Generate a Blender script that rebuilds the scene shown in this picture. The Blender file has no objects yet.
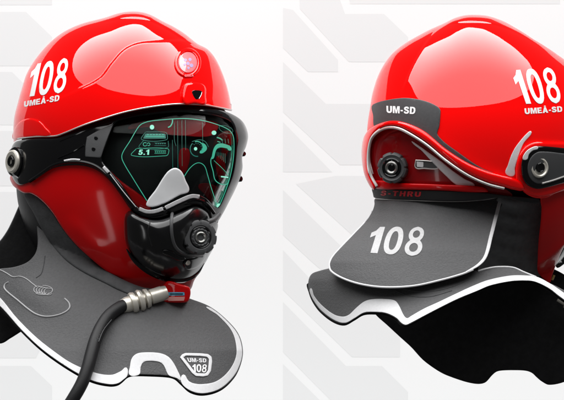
import bpy, bmesh, math, random
import numpy as np
from mathutils import Vector, Matrix
from mathutils.geometry import delaunay_2d_cdt

random.seed(4)
SC = bpy.context.scene
COL = SC.collection
DC = 1800.0                                   # camera distance, mm


def W(x, y, d):
    s = (DC - d) / DC
    return ((x - 282.0) * s * .001, -d * .001, (200.0 - y) * s * .001)


# ------------------------------------------------------------------ materials
def mat(name, color, rough=.5, metal=0., coat=0., coat_rough=.02, spec=.5, noise=0., nscale=300.,
        bump=0., bscale=900., emit=None, estr=0., rnoise=0.):
    m = bpy.data.materials.new(name)
    m.use_nodes = True
    nt = m.node_tree
    b = nt.nodes['Principled BSDF']
    b.inputs['Base Color'].default_value = (*color, 1)
    b.inputs['Roughness'].default_value = rough
    b.inputs['Metallic'].default_value = metal
    b.inputs['Coat Weight'].default_value = coat
    b.inputs['Coat Roughness'].default_value = coat_rough
    b.inputs['Specular IOR Level'].default_value = spec
    tc = nt.nodes.new('ShaderNodeTexCoord')
    if noise > 0 or rnoise > 0:
        n = nt.nodes.new('ShaderNodeTexNoise')
        n.inputs['Scale'].default_value = nscale
        n.inputs['Detail'].default_value = 5
        nt.links.new(tc.outputs['Object'], n.inputs['Vector'])
        if noise > 0:
            r = nt.nodes.new('ShaderNodeMapRange')
            r.inputs['From Min'].default_value = .25
            r.inputs['From Max'].default_value = .75
            r.inputs['To Min'].default_value = 1 - noise
            r.inputs['To Max'].default_value = 1 + noise
            nt.links.new(n.outputs['Fac'], r.inputs['Value'])
            mx = nt.nodes.new('ShaderNodeVectorMath')
            mx.operation = 'SCALE'
            mx.inputs[0].default_value = color
            nt.links.new(r.outputs['Result'], mx.inputs['Scale'])
            nt.links.new(mx.outputs['Vector'], b.inputs['Base Color'])
        if rnoise > 0:
            r2 = nt.nodes.new('ShaderNodeMapRange')
            r2.inputs['To Min'].default_value = max(0, rough - rnoise)
            r2.inputs['To Max'].default_value = rough + rnoise
            nt.links.new(n.outputs['Fac'], r2.inputs['Value'])
            nt.links.new(r2.outputs['Result'], b.inputs['Roughness'])
    if bump > 0:
        n2 = nt.nodes.new('ShaderNodeTexNoise')
        n2.inputs['Scale'].default_value = bscale
        n2.inputs['Detail'].default_value = 3
        nt.links.new(tc.outputs['Object'], n2.inputs['Vector'])
        bp = nt.nodes.new('ShaderNodeBump')
        bp.inputs['Strength'].default_value = bump
        bp.inputs['Distance'].default_value = .0006
        nt.links.new(n2.outputs['Fac'], bp.inputs['Height'])
        nt.links.new(bp.outputs['Normal'], b.inputs['Normal'])
    if emit:
        b.inputs['Emission Color'].default_value = (*emit, 1)
        b.inputs['Emission Strength'].default_value = estr
    return m


RED = mat('red_gloss_paint', (.92, .0008, .0008), rough=.6, coat=.9, coat_rough=.012, spec=.0)
RED2 = mat('red_moulded_plastic', (.55, .001, .002), rough=.4, coat=.38, coat_rough=.10, spec=.08, rnoise=.08, nscale=90)
REDPAD = mat('red_inner_padding', (.36, .004, .008), rough=.7, spec=.1, noise=.2, nscale=120)
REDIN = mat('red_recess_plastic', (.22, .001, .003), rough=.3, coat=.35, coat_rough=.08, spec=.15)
BLK = mat('black_gloss_plastic', (.003, .003, .0034), rough=.09, spec=.34, rnoise=.03, nscale=120)
BLKM = mat('black_matte_plastic', (.010, .010, .011), rough=.5, spec=.35, bump=.25, bscale=1800)
HOSE = mat('hose_rubber', (.010, .010, .011), rough=.48, spec=.3, bump=.3, bscale=1500)
RUB = mat('black_rubber', (.004, .004, .0045), rough=.17, spec=.5, rnoise=.05, nscale=150)
DGR = mat('dark_grey_plastic', (.055, .056, .058), rough=.5, spec=.4, bump=.2, bscale=1500)
BADGE = mat('charcoal_panel', (.050, .050, .052), rough=.55, spec=.3, noise=.12, nscale=400)
FAB = mat('grey_coated_fabric', (.075, .075, .077), rough=.62, spec=.25, noise=.10, nscale=420, bump=.8, bscale=620)
FABD = mat('dark_grey_fabric', (.06, .061, .063), rough=.7, spec=.25, noise=.25, nscale=120, bump=.5, bscale=700)
COLLAR = mat('quilted_collar_fabric', (.13, .132, .136), rough=.75, spec=.2, noise=.2, nscale=140, bump=.5, bscale=600)  # lighter copy of the dark fabric, colour raised to offset the collar's deep shade
LIN = mat('black_lining_fabric', (.011, .011, .0115), rough=.85, spec=.12, noise=.25, nscale=160, bump=.5, bscale=500)
TRIM = mat('white_reflective_tape', (.63, .63, .64), rough=.45, spec=.4, noise=.05, nscale=500)
WHT = mat('white_lettering', (.82, .82, .82), rough=.5, spec=.2)
SILV = mat('silver_metal', (.45, .44, .40), rough=.16, metal=1., rnoise=.08, nscale=200)
STEEL = mat('brushed_steel', (.66, .63, .56), rough=.38, metal=.55, rnoise=.12, nscale=300)
PIPE = mat('silver_piping', (.60, .58, .56), rough=.35, metal=.6)
CORD = mat('pale_grey_cord', (.36, .36, .365), rough=.6, spec=.2)
GUN = mat('gunmetal', (.22, .22, .21), rough=.3, metal=.8)
FTXT = mat('printed_grey_white', (.47, .47, .475), rough=.55, spec=.2, noise=.10, nscale=420)
NOSE = mat('pale_grey_silicone', (.74, .75, .76), rough=.4, spec=.4, noise=.05, nscale=80)
HUD = mat('green_display_glow', (.01, .03, .025), rough=.4, emit=(.06, .62, .40), estr=.62)
HUDD = mat('teal_display_glow', (.01, .03, .025), rough=.4, emit=(.01, .30, .22), estr=.42)
HUDB = mat('bright_display_glow', (.02, .05, .04), rough=.4, emit=(.35, 1., .75), estr=.8)
LBLUE = mat('blue_label', (.10, .42, .62), rough=.5)
LPINK = mat('pale_red_label', (.65, .28, .25), rough=.5)
PINK = mat('pale_emblem', (.62, .13, .15), rough=.4, coat=1., coat_rough=.02)
LILAC = mat('lilac_emblem', (.34, .25, .46), rough=.4)
REDTXT = mat('red_lettering', (.42, .004, .010), rough=.5)
WALL = mat('white_backdrop', (.855, .865, .865), rough=.85, spec=.1)
WALLG = mat('pale_grey_print', (.778, .788, .79), rough=.85, spec=.1)


def lens_mat():
    m = bpy.data.materials.new('tinted_visor')
    m.use_nodes = True
    nt = m.node_tree
    nt.nodes.clear()
    o = nt.nodes.new('ShaderNodeOutputMaterial')
    t = nt.nodes.new('ShaderNodeBsdfTransparent')
    t.inputs['Color'].default_value = (.8, .84, .83, 1)
    g = nt.nodes.new('ShaderNodeBsdfGlossy')
    g.inputs['Roughness'].default_value = .03
    f = nt.nodes.new('ShaderNodeFresnel')
    f.inputs['IOR'].default_value = 1.16
    mx = nt.nodes.new('ShaderNodeMixShader')
    nt.links.new(f.outputs['Fac'], mx.inputs['Fac'])
    nt.links.new(t.outputs['BSDF'], mx.inputs[1])
    nt.links.new(g.outputs['BSDF'], mx.inputs[2])
    nt.links.new(mx.outputs['Shader'], o.inputs['Surface'])
    return m


LENS = lens_mat()


# ------------------------------------------------------------------ 2-D helpers
def spline(pts, step=1.5, closed=False, smooth=True):
    """Catmull-Rom through pts, resampled evenly (closed: last point not repeated)."""
    P = np.array(pts, float)
    n = len(P)
    out = []
    segs = n if closed else n - 1
    for i in range(segs):
        p1, p2 = P[i], P[(i + 1) % n]
        p0 = P[i - 1] if (closed or i > 0) else p1
        p3 = P[(i + 2) % n] if (closed or i + 2 < n) else p2
        for t in np.linspace(0, 1, 14, endpoint=False):
            if smooth:
                # centripetal-like damping: limit tangents to chord length
                L = np.linalg.norm(p2 - p1) + 1e-9
                m1 = (p2 - p0) / (np.linalg.norm(p2 - p0) + 1e-9) * L
                m2 = (p3 - p1) / (np.linalg.norm(p3 - p1) + 1e-9) * L
                h = t
                out.append((2*h**3-3*h*h+1)*p1 + (h**3-2*h*h+h)*m1 + (-2*h**3+3*h*h)*p2 + (h**3-h*h)*m2)
            else:
                out.append(p1 + (p2 - p1) * t)
    if not closed:
        out.append(P[-1])
    out = np.array(out)
    Q = np.vstack([out, out[:1]]) if closed else out
    seg = np.linalg.norm(np.diff(Q, axis=0), axis=1)
    s = np.concatenate([[0], np.cumsum(seg)])
    k = max(3, int(round(s[-1] / step)))
    tt = np.linspace(0, s[-1], k + 1)
    R = np.column_stack([np.interp(tt, s, Q[:, c]) for c in range(P.shape[1])])
    return R[:-1] if closed else R


def resample(pts, n):
    P = np.array(pts, float)
    s = np.concatenate([[0], np.cumsum(np.linalg.norm(np.diff(P, axis=0), axis=1))])
    tt = np.linspace(0, s[-1], n)
    return np.column_stack([np.interp(tt, s, P[:, c]) for c in range(P.shape[1])])


def inside(px, py, loops):
    r = np.zeros(len(px), bool)
    for L in loops:
        x1, y1 = L[:, 0], L[:, 1]
        x2, y2 = np.roll(x1, -1), np.roll(y1, -1)
        for a, b, c, d in zip(x1, y1, x2, y2):
            if b == d:
                continue
            cond = ((b > py) != (d > py)) & (px < (c - a) * (py - b) / (d - b) + a)
            r ^= cond
    return r


def seg_dist(px, py, L, closed=True):
    """distance to a polyline, signed side (cross product) and arclength parameter of the nearest point"""
    A = L if closed else L[:-1]
    B = np.roll(L, -1, axis=0) if closed else L[1:]
    best = np.full(len(px), 1e9)
    side = np.zeros(len(px))
    par = np.zeros(len(px))
    seg = np.linalg.norm(B - A, axis=1)
    cum = np.concatenate([[0], np.cumsum(seg)])
    for i in range(len(A)):
        ax, ay = A[i]
        dx, dy = B[i] - A[i]
        l2 = dx * dx + dy * dy + 1e-12
        t = np.clip(((px - ax) * dx + (py - ay) * dy) / l2, 0, 1)
        d = np.hypot(px - ax - t * dx, py - ay - t * dy)
        k = d < best
        best[k] = d[k]
        side[k] = np.sign(dx * (py - ay) - dy * (px - ax))[k]
        par[k] = ((cum[i] + t * seg[i]) / cum[-1])[k]
    return best, side, par


def sstep(t):
    t = np.clip(t, 0, 1)
    return t * t * (3 - 2 * t)


# ------------------------------------------------------------------ depth forms
class Form:
    """rounded body: given silhouette, centre and depth; front(x, y) is how far it stands towards the camera"""
    def __init__(self, outline, c, df, p=2.0, soft=7.0, oval=None):
        self.c = c
        self.df = df
        self.p = p
        L = spline(outline, 1.0, True)
        th = np.arctan2(L[:, 1] - c[1], L[:, 0] - c[0])
        r = np.hypot(L[:, 1] - c[1], L[:, 0] - c[0])
        k = np.argsort(th)
        self.th = np.linspace(-math.pi, math.pi, 1441)
        self.R = np.interp(self.th, th[k], r[k], period=2 * math.pi)
        w = int(soft * 4)
        g = np.exp(-.5 * (np.arange(-3 * w, 3 * w + 1) / w) ** 2)
        g /= g.sum()
        base = self.R[:-1]
        big = np.concatenate([base, base, base])
        sm = np.convolve(big, g, 'same')[len(base):2 * len(base)]
        self.Rs = np.concatenate([sm, sm[:1]])
        if oval:                                             # calmer inside: mostly an oval, the true outline only at the rim
            e = 1 / np.sqrt((np.cos(self.th) / oval[0]) ** 2 + (np.sin(self.th) / oval[1]) ** 2)
            self.Rs = self.Rs + (e - self.Rs) * oval[2]
        self.steps = []

    def rho(self, x, y):
        dx, dy = x - self.c[0], y - self.c[1]
        th = np.arctan2(dy, dx)
        R = np.interp(th, self.th, self.R)
        Rs = np.interp(th, self.th, self.Rs)
        r = np.hypot(dx, dy)
        q = np.clip(r / Rs, 0, 1.0) ** 8
        return r / (Rs + (R - Rs) * q)

    def __call__(self, x, y):
        x = np.asarray(x, float)
        y = np.asarray(y, float)
        rho = self.rho(x, y)
        d = self.df * np.clip(1 - np.clip(rho, 0, 1) ** self.p, 0, 1) ** (1 / self.p)
        d = d - np.where(rho > 1, (rho - 1) * 60, 0)
        for (L, h, w, decay, sgn, t0, t1) in self.steps:
            dist, side, par = seg_dist(x.ravel(), y.ravel(), L, False)
            sd = (dist * side * sgn).reshape(x.shape)
            par = par.reshape(x.shape)
            tap = sstep(par / max(t0, 1e-3)) * sstep((1 - par) / max(t1, 1e-3))
            d = d + h * sstep((sd + w / 2) / w) * tap * np.exp(-np.maximum(sd, 0) / decay)
        return d

    def step(self, pts, h, w, decay, sgn=1, t0=.15, t1=.15):
        self.steps.append((spline(pts, 2.0), h, w, decay, sgn, t0, t1))


# ------------------------------------------------------------------ mesh helpers
BASE = Vector((0, 0, 0))


def link(name, verts, faces, material, parent=None, sharp=40):
    me = bpy.data.meshes.new(name)
    b = BASE
    me.from_pydata([(v[0] - b.x, v[1] - b.y, v[2] - b.z) for v in verts], [], faces)
    bm = bmesh.new()
    bm.from_mesh(me)
    bmesh.ops.recalc_face_normals(bm, faces=bm.faces)
    bm.to_mesh(me)
    bm.free()
    me.shade_smooth()
    if sharp:
        me.set_sharp_from_angle(angle=math.radians(sharp))
    me.materials.append(material)
    o = bpy.data.objects.new(name, me)
    COL.objects.link(o)
    if parent:
        o.parent = parent
    return o


class Geo:
    """collects pieces of ONE part"""
    def __init__(self):
        self.v = []
        self.f = []

    def add(self, v, f):
        n = len(self.v)
        self.v.extend(v)
        self.f.extend([tuple(i + n for i in q) for q in f])
        return self

    def build(self, name, material, parent=None, sharp=40):
        return link(name, self.v, self.f, material, parent, sharp)


def plate(loops, fn, off=0., thick=3., bevel=0., step=2.5, smooth=True, geo=None, wall=None):
    """a plate that follows the surface fn: outline loops in photo units (holes allowed), raised by off, edge rounded
    by bevel, real thickness"""
    geo = geo or Geo()
    LS = [spline(l, min(step, 2.0), True, smooth) if not isinstance(l, np.ndarray) else l for l in loops]
    pts = [tuple(p) for L in LS for p in L]
    edges = []
    k = 0
    for L in LS:
        n = len(L)
        edges += [(k + i, k + (i + 1) % n) for i in range(n)]
        k += n
    nb = k
    allp = np.vstack(LS)
    x0, y0 = allp.min(0)
    x1, y1 = allp.max(0)
    gx, gy = np.meshgrid(np.arange(x0, x1 + step, step), np.arange(y0, y1 + step, step * .866))
    gx[1::2] += step / 2
    gx, gy = gx.ravel(), gy.ravel()
    ok = inside(gx, gy, LS)
    gx, gy = gx[ok], gy[ok]

    def bdist(X, Y):
        d = np.full(len(X), 1e9)
        for L in LS:
            d = np.minimum(d, seg_dist(X, Y, L)[0])
        return d
    if len(gx):
        d = bdist(gx, gy)
        lim = max(.45 * step, bevel * 1.15)
        gx, gy = gx[d > lim], gy[d > lim]
    extra = np.column_stack([gx, gy]) if len(gx) else np.zeros((0, 2))
    if bevel > 0:                                            # rings that carry the rounded edge
        rings = []
        for L in LS:
            T = np.roll(L, -1, 0) - np.roll(L, 1, 0)
            T /= np.linalg.norm(T, axis=1)[:, None] + 1e-9
            N = np.column_stack([-T[:, 1], T[:, 0]])
            test = L + N * .05
            sgn = np.where(inside(test[:, 0], test[:, 1], LS), 1, -1)
            for fr in (.08, .3, .62, 1.0):
                q = L + N * (sgn * bevel * fr)[:, None]
                dq = bdist(q[:, 0], q[:, 1])
                keep = inside(q[:, 0], q[:, 1], LS) & (dq > bevel * fr * .9)
                rings.append(q[keep])
        extra = np.vstack([extra] + rings)
    pts += [tuple(p) for p in extra]
    vs, es, fs, ov, oe, of = delaunay_2d_cdt([Vector(p) for p in pts], edges, [], 0, 1e-5)
    V = np.array([(v.x, v.y) for v in vs])
    F = [tuple(f) for f in fs]
    cen = np.array([V[list(f)].mean(0) for f in F])
    keep = inside(cen[:, 0], cen[:, 1], LS)
    F = [f for f, q in zip(F, keep) if q]
    Z = fn(V[:, 0], V[:, 1]) + off
    if bevel > 0:
        dd = np.clip(bdist(V[:, 0], V[:, 1]), 0, bevel)
        Z = Z - bevel + np.sqrt(np.maximum(0, bevel ** 2 - (bevel - dd) ** 2))
    top = [W(V[i, 0], V[i, 1], Z[i]) for i in range(len(V))]
    zb = fn(V[:, 0], V[:, 1]) + off - max(thick, bevel * 1.02)
    bot = [W(V[i, 0], V[i, 1], zb[i]) for i in range(len(V))]
    n = len(V)
    faces = [tuple(f) for f in F] + [tuple(i + n for i in reversed(f)) for f in F]
    cnt = {}
    for f in F:
        for a, b in zip(f, f[1:] + f[:1]):
            cnt[(a, b)] = 1
    for (a, b) in list(cnt):
        if (b, a) not in cnt:
            faces.append((b, a, a + n, b + n))
    geo.add(top + bot, faces)
    return geo


def band(pts, width, closed=False):
    """outline loop of a strip of given width (number or one per point) along pts"""
    L = spline(pts, 1.5, closed)
    T = np.gradient(L, axis=0) if not closed else np.roll(L, -1, 0) - np.roll(L, 1, 0)
    T /= np.linalg.norm(T, axis=1)[:, None] + 1e-9
    N = np.column_stack([-T[:, 1], T[:, 0]])
    if np.ndim(width) == 0:
        w = np.full(len(L), float(width))
    else:
        w = np.interp(np.linspace(0, 1, len(L)), np.linspace(0, 1, len(width)), width)
    a, b = L + N * (w / 2)[:, None], L - N * (w / 2)[:, None]
    if closed:
        return [a, b]
    return [np.vstack([a, b[::-1]])]


def tube(path3, radius, seg=10, closed=False, geo=None, step=2.0):
    """path3: (x, y, d) points in photo units"""
    geo = geo or Geo()
    P = spline(path3, step, closed)
    n = len(P)
    Q = np.array([W(*p) for p in P])
    if np.ndim(radius) == 0:
        rad = np.full(n, float(radius))
    else:
        rad = np.interp(np.linspace(0, 1, n), np.linspace(0, 1, len(radius)), radius)
    T = (np.roll(Q, -1, 0) - np.roll(Q, 1, 0)) if closed else np.gradient(Q, axis=0)
    T /= np.linalg.norm(T, axis=1)[:, None] + 1e-12
    up = Vector((0, 0, 1)) if abs(T[0][2]) < .9 else Vector((1, 0, 0))
    nrm = (up - Vector(T[0]) * up.dot(Vector(T[0]))).normalized()
    v, f = [], []
    for i in range(n):
        t = Vector(T[i])
        nrm = (nrm - t * nrm.dot(t)).normalized()
        b = t.cross(nrm)
        for k in range(seg):
            a = 2 * math.pi * k / seg
            v.append(tuple(Vector(Q[i]) + (nrm * math.cos(a) + b * math.sin(a)) * rad[i] * .001))
    m = n if closed else n - 1
    for i in range(m):
        for k in range(seg):
            a, b2 = i * seg, ((i + 1) % n) * seg
            f.append((a + k, a + (k + 1) % seg, b2 + (k + 1) % seg, b2 + k))
    if not closed:
        f.append(tuple(range(seg))[::-1])
        f.append(tuple((n - 1) * seg + k for k in range(seg)))
    return geo.add(v, f)


def line(pts, fn, r, off=0., geo=None, seg=8, closed=False, step=1.5):
    L = spline(pts, step, closed)
    d = fn(L[:, 0], L[:, 1]) + off
    return tube(np.column_stack([L, d]), r, seg, closed, geo, step)


def turned(c, axis, prof, seg=64, teeth=None, geo=None):
    """turned body: c=(x, y, d); axis in (right, up, toward camera); prof=[(t, r)..]; teeth=(n, depth, rmin, duty)"""
    geo = geo or Geo()
    a = Vector((axis[0], -axis[2], axis[1])).normalized()
    up = Vector((0, 0, 1))
    u = (up - a * up.dot(a)).normalized()
    w = a.cross(u)
    o = Vector(W(*c))
    v, f = [], []
    for (t, r) in prof:
        for k in range(seg):
            ang = 2 * math.pi * k / seg
            rr = r
            if teeth and r >= teeth[2]:
                ph = (ang * teeth[0] / (2 * math.pi)) % 1.0
                e = sstep(np.array((.5 - abs(ph - .5) - teeth[3] / 2) / .08 + .5))
                rr = r - teeth[1] * (1 - float(e))
            v.append(tuple(o + (a * t + (u * math.cos(ang) + w * math.sin(ang)) * rr) * .001))
    for i in range(len(prof) - 1):
        for k in range(seg):
            k2 = (k + 1) % seg
            f.append((i * seg + k, i * seg + k2, (i + 1) * seg + k2, (i + 1) * seg + k))
    f.append(tuple(range(seg))[::-1])
    f.append(tuple((len(prof) - 1) * seg + k for k in range(seg)))
    return geo.add(v, f)


def body(form, name, material, parent, kf=1., back=100., scale=1., nth=128, nph=40):
    """closed rounded body of a form"""
    v, f = [], []
    cx, cy = form.c
    for s, D in ((1, form.df * kf), (-1, back)):
        for j in range(nph + 1):
            if s == -1 and j == 0:
                continue
            ph = math.pi / 2 * j / nph
            rho = math.cos(ph)
            for i in range(nth):
                th = -math.pi + 2 * math.pi * i / nth
                R = float(np.interp(th, form.th, form.Rs)) * scale
                v.append(W(cx + rho * R * math.cos(th), cy + rho * R * math.sin(th), s * D * math.sin(ph)))
    rows_f = [[j * nth + i for i in range(nth)] for j in range(nph + 1)]
    o2 = (nph + 1) * nth
    rows_b = [rows_f[0]] + [[o2 + j * nth + i for i in range(nth)] for j in range(nph)]
    for rows, fl in ((rows_f, 0), (rows_b, 1)):
        for j in range(nph - 1):
            for i in range(nth):
                q = (rows[j][i], rows[j][(i + 1) % nth], rows[j + 1][(i + 1) % nth], rows[j + 1][i])
                f.append(q if not fl else q[::-1])
        f.append(tuple(rows[nph - 1]) if not fl else tuple(rows[nph - 1])[::-1])
    return link(name, v, f, material, parent)


def dome(top, low, form, name, material, parent, back=125., nu=430, nv=230, lip=12., liproll=1.6):
    """helmet shell: silhouette top, lower rim low (both left to right); front, over the top, and back"""
    T = resample(spline(top, 1.0), nu)
    B = resample(spline(low, 1.0), nu)
    v, rows = [], []

    def row(P, d):
        r = []
        for i in range(nu):
            r.append(len(v))
            v.append(W(P[i, 0], P[i, 1], d[i]))
        rows.append(r)
    # back from its lower rim up to the silhouette
    for j in range(nv // 2, 0, -1):
        t = 1 - math.cos(j / (nv // 2) * math.pi / 2)
        P = T + (B - T) * t
        rho = form.rho(P[:, 0], P[:, 1])
        row(P, -back * np.sqrt(np.clip(1 - rho ** 2, 0, 1)))
    row(T, np.zeros(nu))
    for j in range(1, nv + 1):
        t = 1 - math.cos(j / nv * math.pi / 2)
        P = T + (B - T) * t
        row(P, form(P[:, 0], P[:, 1]))
    d0 = form(B[:, 0], B[:, 1])
    for (dy, dd) in ((.25 * liproll, -.12 * liproll), (.6 * liproll, -.5 * liproll), (.75 * liproll, -liproll),
                     (.75 * liproll, -lip), (-3, -lip - .5), (-6, -lip * .4)):
        Q = B + np.array([0, dy])
        row(Q, d0 + dd)
    f = []
    for a, b in zip(rows, rows[1:]):
        for i in range(nu - 1):
            f.append((a[i], a[i + 1], b[i + 1], b[i]))
    return link(name, v, f, material, parent, sharp=50)


def _stroke(p, w):
    return band([(a * 60, b * 60) for a, b in p], w * 60)[0] / 60


def _ell(cx, cy, rx, ry, p=2.0, n=40):
    out = []
    for a in np.linspace(0, 2 * math.pi, n, endpoint=False):
        c, q = math.cos(a), math.sin(a)
        out.append((cx + rx * math.copysign(abs(c) ** (2 / p), c), cy + ry * math.copysign(abs(q) ** (2 / p), q)))
    return np.array(out)


def _eight():
    ys = np.concatenate([[-.012], np.linspace(0, 1, 34)[1:-1], [1.012]])

    def half(y):
        a = .30 * math.sqrt(max(0, 1 - ((y - .285) / .298) ** 2))
        b = .265 * math.sqrt(max(0, 1 - ((y - .745) / .268) ** 2))
        return max(a, b)
    r = [(.31 + half(y), y) for y in ys]
    l = [(.31 - half(y), y) for y in ys[::-1]]
    return [np.array(r + l), _ell(.31, .755, .125, .13), _ell(.31, .285, .15, .155)]


def glyph_set():
    A = lambda *p: np.array(p, float)
    G = {
        '1': (.42, [A((.42, 0), (.18, 0), (.18, .68), (0, .58), (0, .77), (.15, .86), (.24, 1), (.42, 1))]),
        '0': (.62, [_ell(.31, .5, .31, .512, 2.3), _ell(.31, .5, .135, .345, 2.3)]),
        '8': (.62, _eight()),
        'U': (.74, [_stroke([(.125, 1), (.125, .42), (.16, .22), (.26, .125), (.37, .115), (.48, .125), (.58, .22), (.615, .42), (.615, 1)], .245)]),
        'M': (.90, [A((0, 0), (0, 1), (.31, 1), (.45, .40), (.59, 1), (.9, 1), (.9, 0), (.68, 0), (.68, .70), (.535, 0), (.365, 0), (.22, .70), (.22, 0))]),
        'E': (.64, [A((0, 0), (0, 1), (.62, 1), (.62, .8), (.24, .8), (.24, .61), (.58, .61), (.58, .41), (.24, .41), (.24, .2), (.64, .2), (.64, 0))]),
        'Å': (.78, [A((0, 0), (.27, 1), (.51, 1), (.78, 0), (.53, 0), (.48, .2), (.3, .2), (.25, 0)), A((.345, .38), (.39, .64), (.435, .38)),
                    _ell(.39, 1.16, .13, .13, n=16), _ell(.39, 1.16, .06, .06, n=12)]),
        '-': (.34, [A((.02, .3), (.32, .3), (.32, .5), (.02, .5))]),
        'S': (.70, [_stroke([(.585, .70), (.51, .85), (.35, .89), (.18, .83), (.14, .70), (.22, .58), (.38, .51), (.54, .42), (.585, .28), (.5, .145), (.34, .11), (.18, .15), (.10, .31)], .22)]),
        'D': (.74, [A((0, 0), (0, 1), (.36, 1), (.55, .95), (.69, .78), (.73, .5), (.69, .22), (.55, .05), (.36, 0)),
                    A((.24, .2), (.24, .8), (.34, .8), (.44, .75), (.49, .62), (.5, .5), (.49, .38), (.44, .25), (.34, .2))]),
        'T': (.68, [A((0, 1), (.68, 1), (.68, .79), (.46, .79), (.46, 0), (.22, 0), (.22, .79), (0, .79))]),
        'H': (.72, [A((0, 0), (0, 1), (.24, 1), (.24, .62), (.48, .62), (.48, 1), (.72, 1), (.72, 0), (.48, 0), (.48, .41), (.24, .41), (.24, 0))]),
        'R': (.72, [A((0, 0), (0, 1), (.45, 1), (.62, .95), (.7, .8), (.7, .66), (.63, .53), (.52, .47), (.6, .38), (.72, 0), (.46, 0), (.38, .3), (.33, .38), (.24, .38), (.24, 0)),
                    A((.24, .57), (.24, .8), (.4, .8), (.46, .74), (.46, .63), (.4, .57))]),
        '5': (.60, [A((.54, 1), (.12, 1), (.05, .46), (.26, .44), (.34, .50), (.39, .34), (.32, .18), (.22, .24), (.2, .3), (0, .28), (.06, .08), (.28, -.02), (.5, .06), (.6, .33), (.52, .58), (.36, .67), (.28, .65), (.3, .8), (.54, .8))]),
        '.': (.22, [A((0, 0), (.2, 0), (.2, .2), (0, .2))]),
    }
    return G


GLY = glyph_set()


def glyphs(text, bold=.0, spacing=1.0):
    x, out = 0.0, []
    for ch in text:
        w, loops = GLY[ch]
        out += [L + np.array([x, 0]) for L in loops]
        x += w + .10 * spacing
    x -= .10 * spacing
    return [L / np.array([x, 1.0]) for L in out]


def lettering(text, quad, fn, material, parent, off=.4, bold=.02, step=1.6, name='lettering', spacing=1.0, thick=.4):
    """text laid on the surface; quad = TL, TR, BR, BL"""
    TL, TR, BR, BL = [np.array(q, float) for q in quad]
    out = []
    for L in glyphs(text, bold, spacing):
        u, t = L[:, :1], L[:, 1:]
        P = (BL * (1 - u) + BR * u) * (1 - t) + (TL * (1 - u) + TR * u) * t
        # densify long edges so that strokes follow the curved surface
        Q = []
        for a, b in zip(P, np.roll(P, -1, 0)):
            k = max(1, int(np.linalg.norm(b - a) / step))
            for i in range(k):
                Q.append(a + (b - a) * i / k)
        out.append(np.array(Q))
    return plate(out, fn, off, thick, 0, step).build(name, material, parent)


def thing(name, label, cat, loc):
    global BASE
    o = bpy.data.objects.new(name, None)
    COL.objects.link(o)
    o.location = loc
    o.empty_display_size = .05
    o['label'] = label
    o['category'] = cat
    BASE = Vector(loc)
    return o


flat = lambda d: (lambda x, y: np.zeros(np.shape(x)) + d)

# ================================================================== HELMET SEEN FROM THE FRONT
H = thing('firefighter_helmet',
          'red firefighter helmet seen from the front with clear visor, black breathing mask and air hose',
          'helmet', W(110, 390, 0))

topL = [(13.5, 141), (13.2, 130), (14.3, 116.5), (18, 102), (21, 91), (27.5, 72), (41, 52), (59, 35), (80, 24.3), (104.5, 17.8),
        (118, 13.4), (130.6, 11.5), (143, 12.4), (152, 15.5), (163, 21.5), (174, 27), (185, 34), (197, 43.5), (208, 49.5),
        (216.6, 60.5), (225, 80), (229.5, 97), (231.5, 110)]
lowL = [(13.5, 141), (18, 138.6), (36, 136.7), (55, 136), (63, 133.5), (85, 124.5), (110, 116.2), (129, 111), (150, 107),
        (177, 104), (203, 104.8), (219, 107.5), (231.5, 110)]
domeL = Form(topL + [(234, 130), (226, 165), (205, 200), (165, 222), (120, 226), (75, 218), (38, 195), (20, 165)],
             (127, 131), 114, 2.05, 22)
# creases pressed into the shell: the lower edge of the side panel, and the comb along the crown
domeL.step([(52, 101), (75, 91), (100, 78), (112, 63), (124, 50), (138, 43.5), (160, 41.5), (186, 40.5), (206, 46)],
           2.6, 3.4, 26, 1, .30, .10)
domeL.step([(92, 25), (112, 19.5), (132, 17.5), (150, 20), (168, 29), (184, 39), (200, 47)], 2.8, 3.2, 12, -1, .2, .1)
shell = dome(topL, lowL, domeL, 'shell', RED, H)

faceL = Form([(9, 160), (12, 140), (28, 105), (60, 75), (110, 62), (160, 62), (205, 80), (230, 105), (243, 120), (248.5, 136),
              (246, 152), (242, 178), (236, 190), (226, 214), (219, 240), (208, 268), (192, 295), (160, 316), (110, 318), (62, 290),
              (26, 248), (9, 208), (8, 180)], (135, 172), 112, 2.15, 9)
body(faceL, 'head_core', BLKM, H, kf=.84, back=95, scale=.93)

# rim of light metal under the brow
line(lowL[1:], lambda x, y: domeL(x, y), .75, .2).build('brow_trim', PIPE, shell)
# arch above the hinge
plate([[(12.8, 139), (15, 128), (21, 121), (30, 118.5), (39, 121), (45, 127), (50, 135), (36, 136.3), (20, 138)]], domeL, 1.6, 2.5, 1.5,
      1.8).build('hinge_boss', RED, shell)
lettering('108', [(33, 64.6), (70, 57.6), (64.6, 92), (25.8, 97)], domeL, WHT, shell, .45, .035, 1.6, spacing=1.25)
lettering('UMEÅ-SD', [(24.2, 101.4), (59.8, 94.8), (59.2, 100.8), (23.8, 107)], domeL, WHT, shell, .45, .03, 1.2, spacing=1.02)

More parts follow.
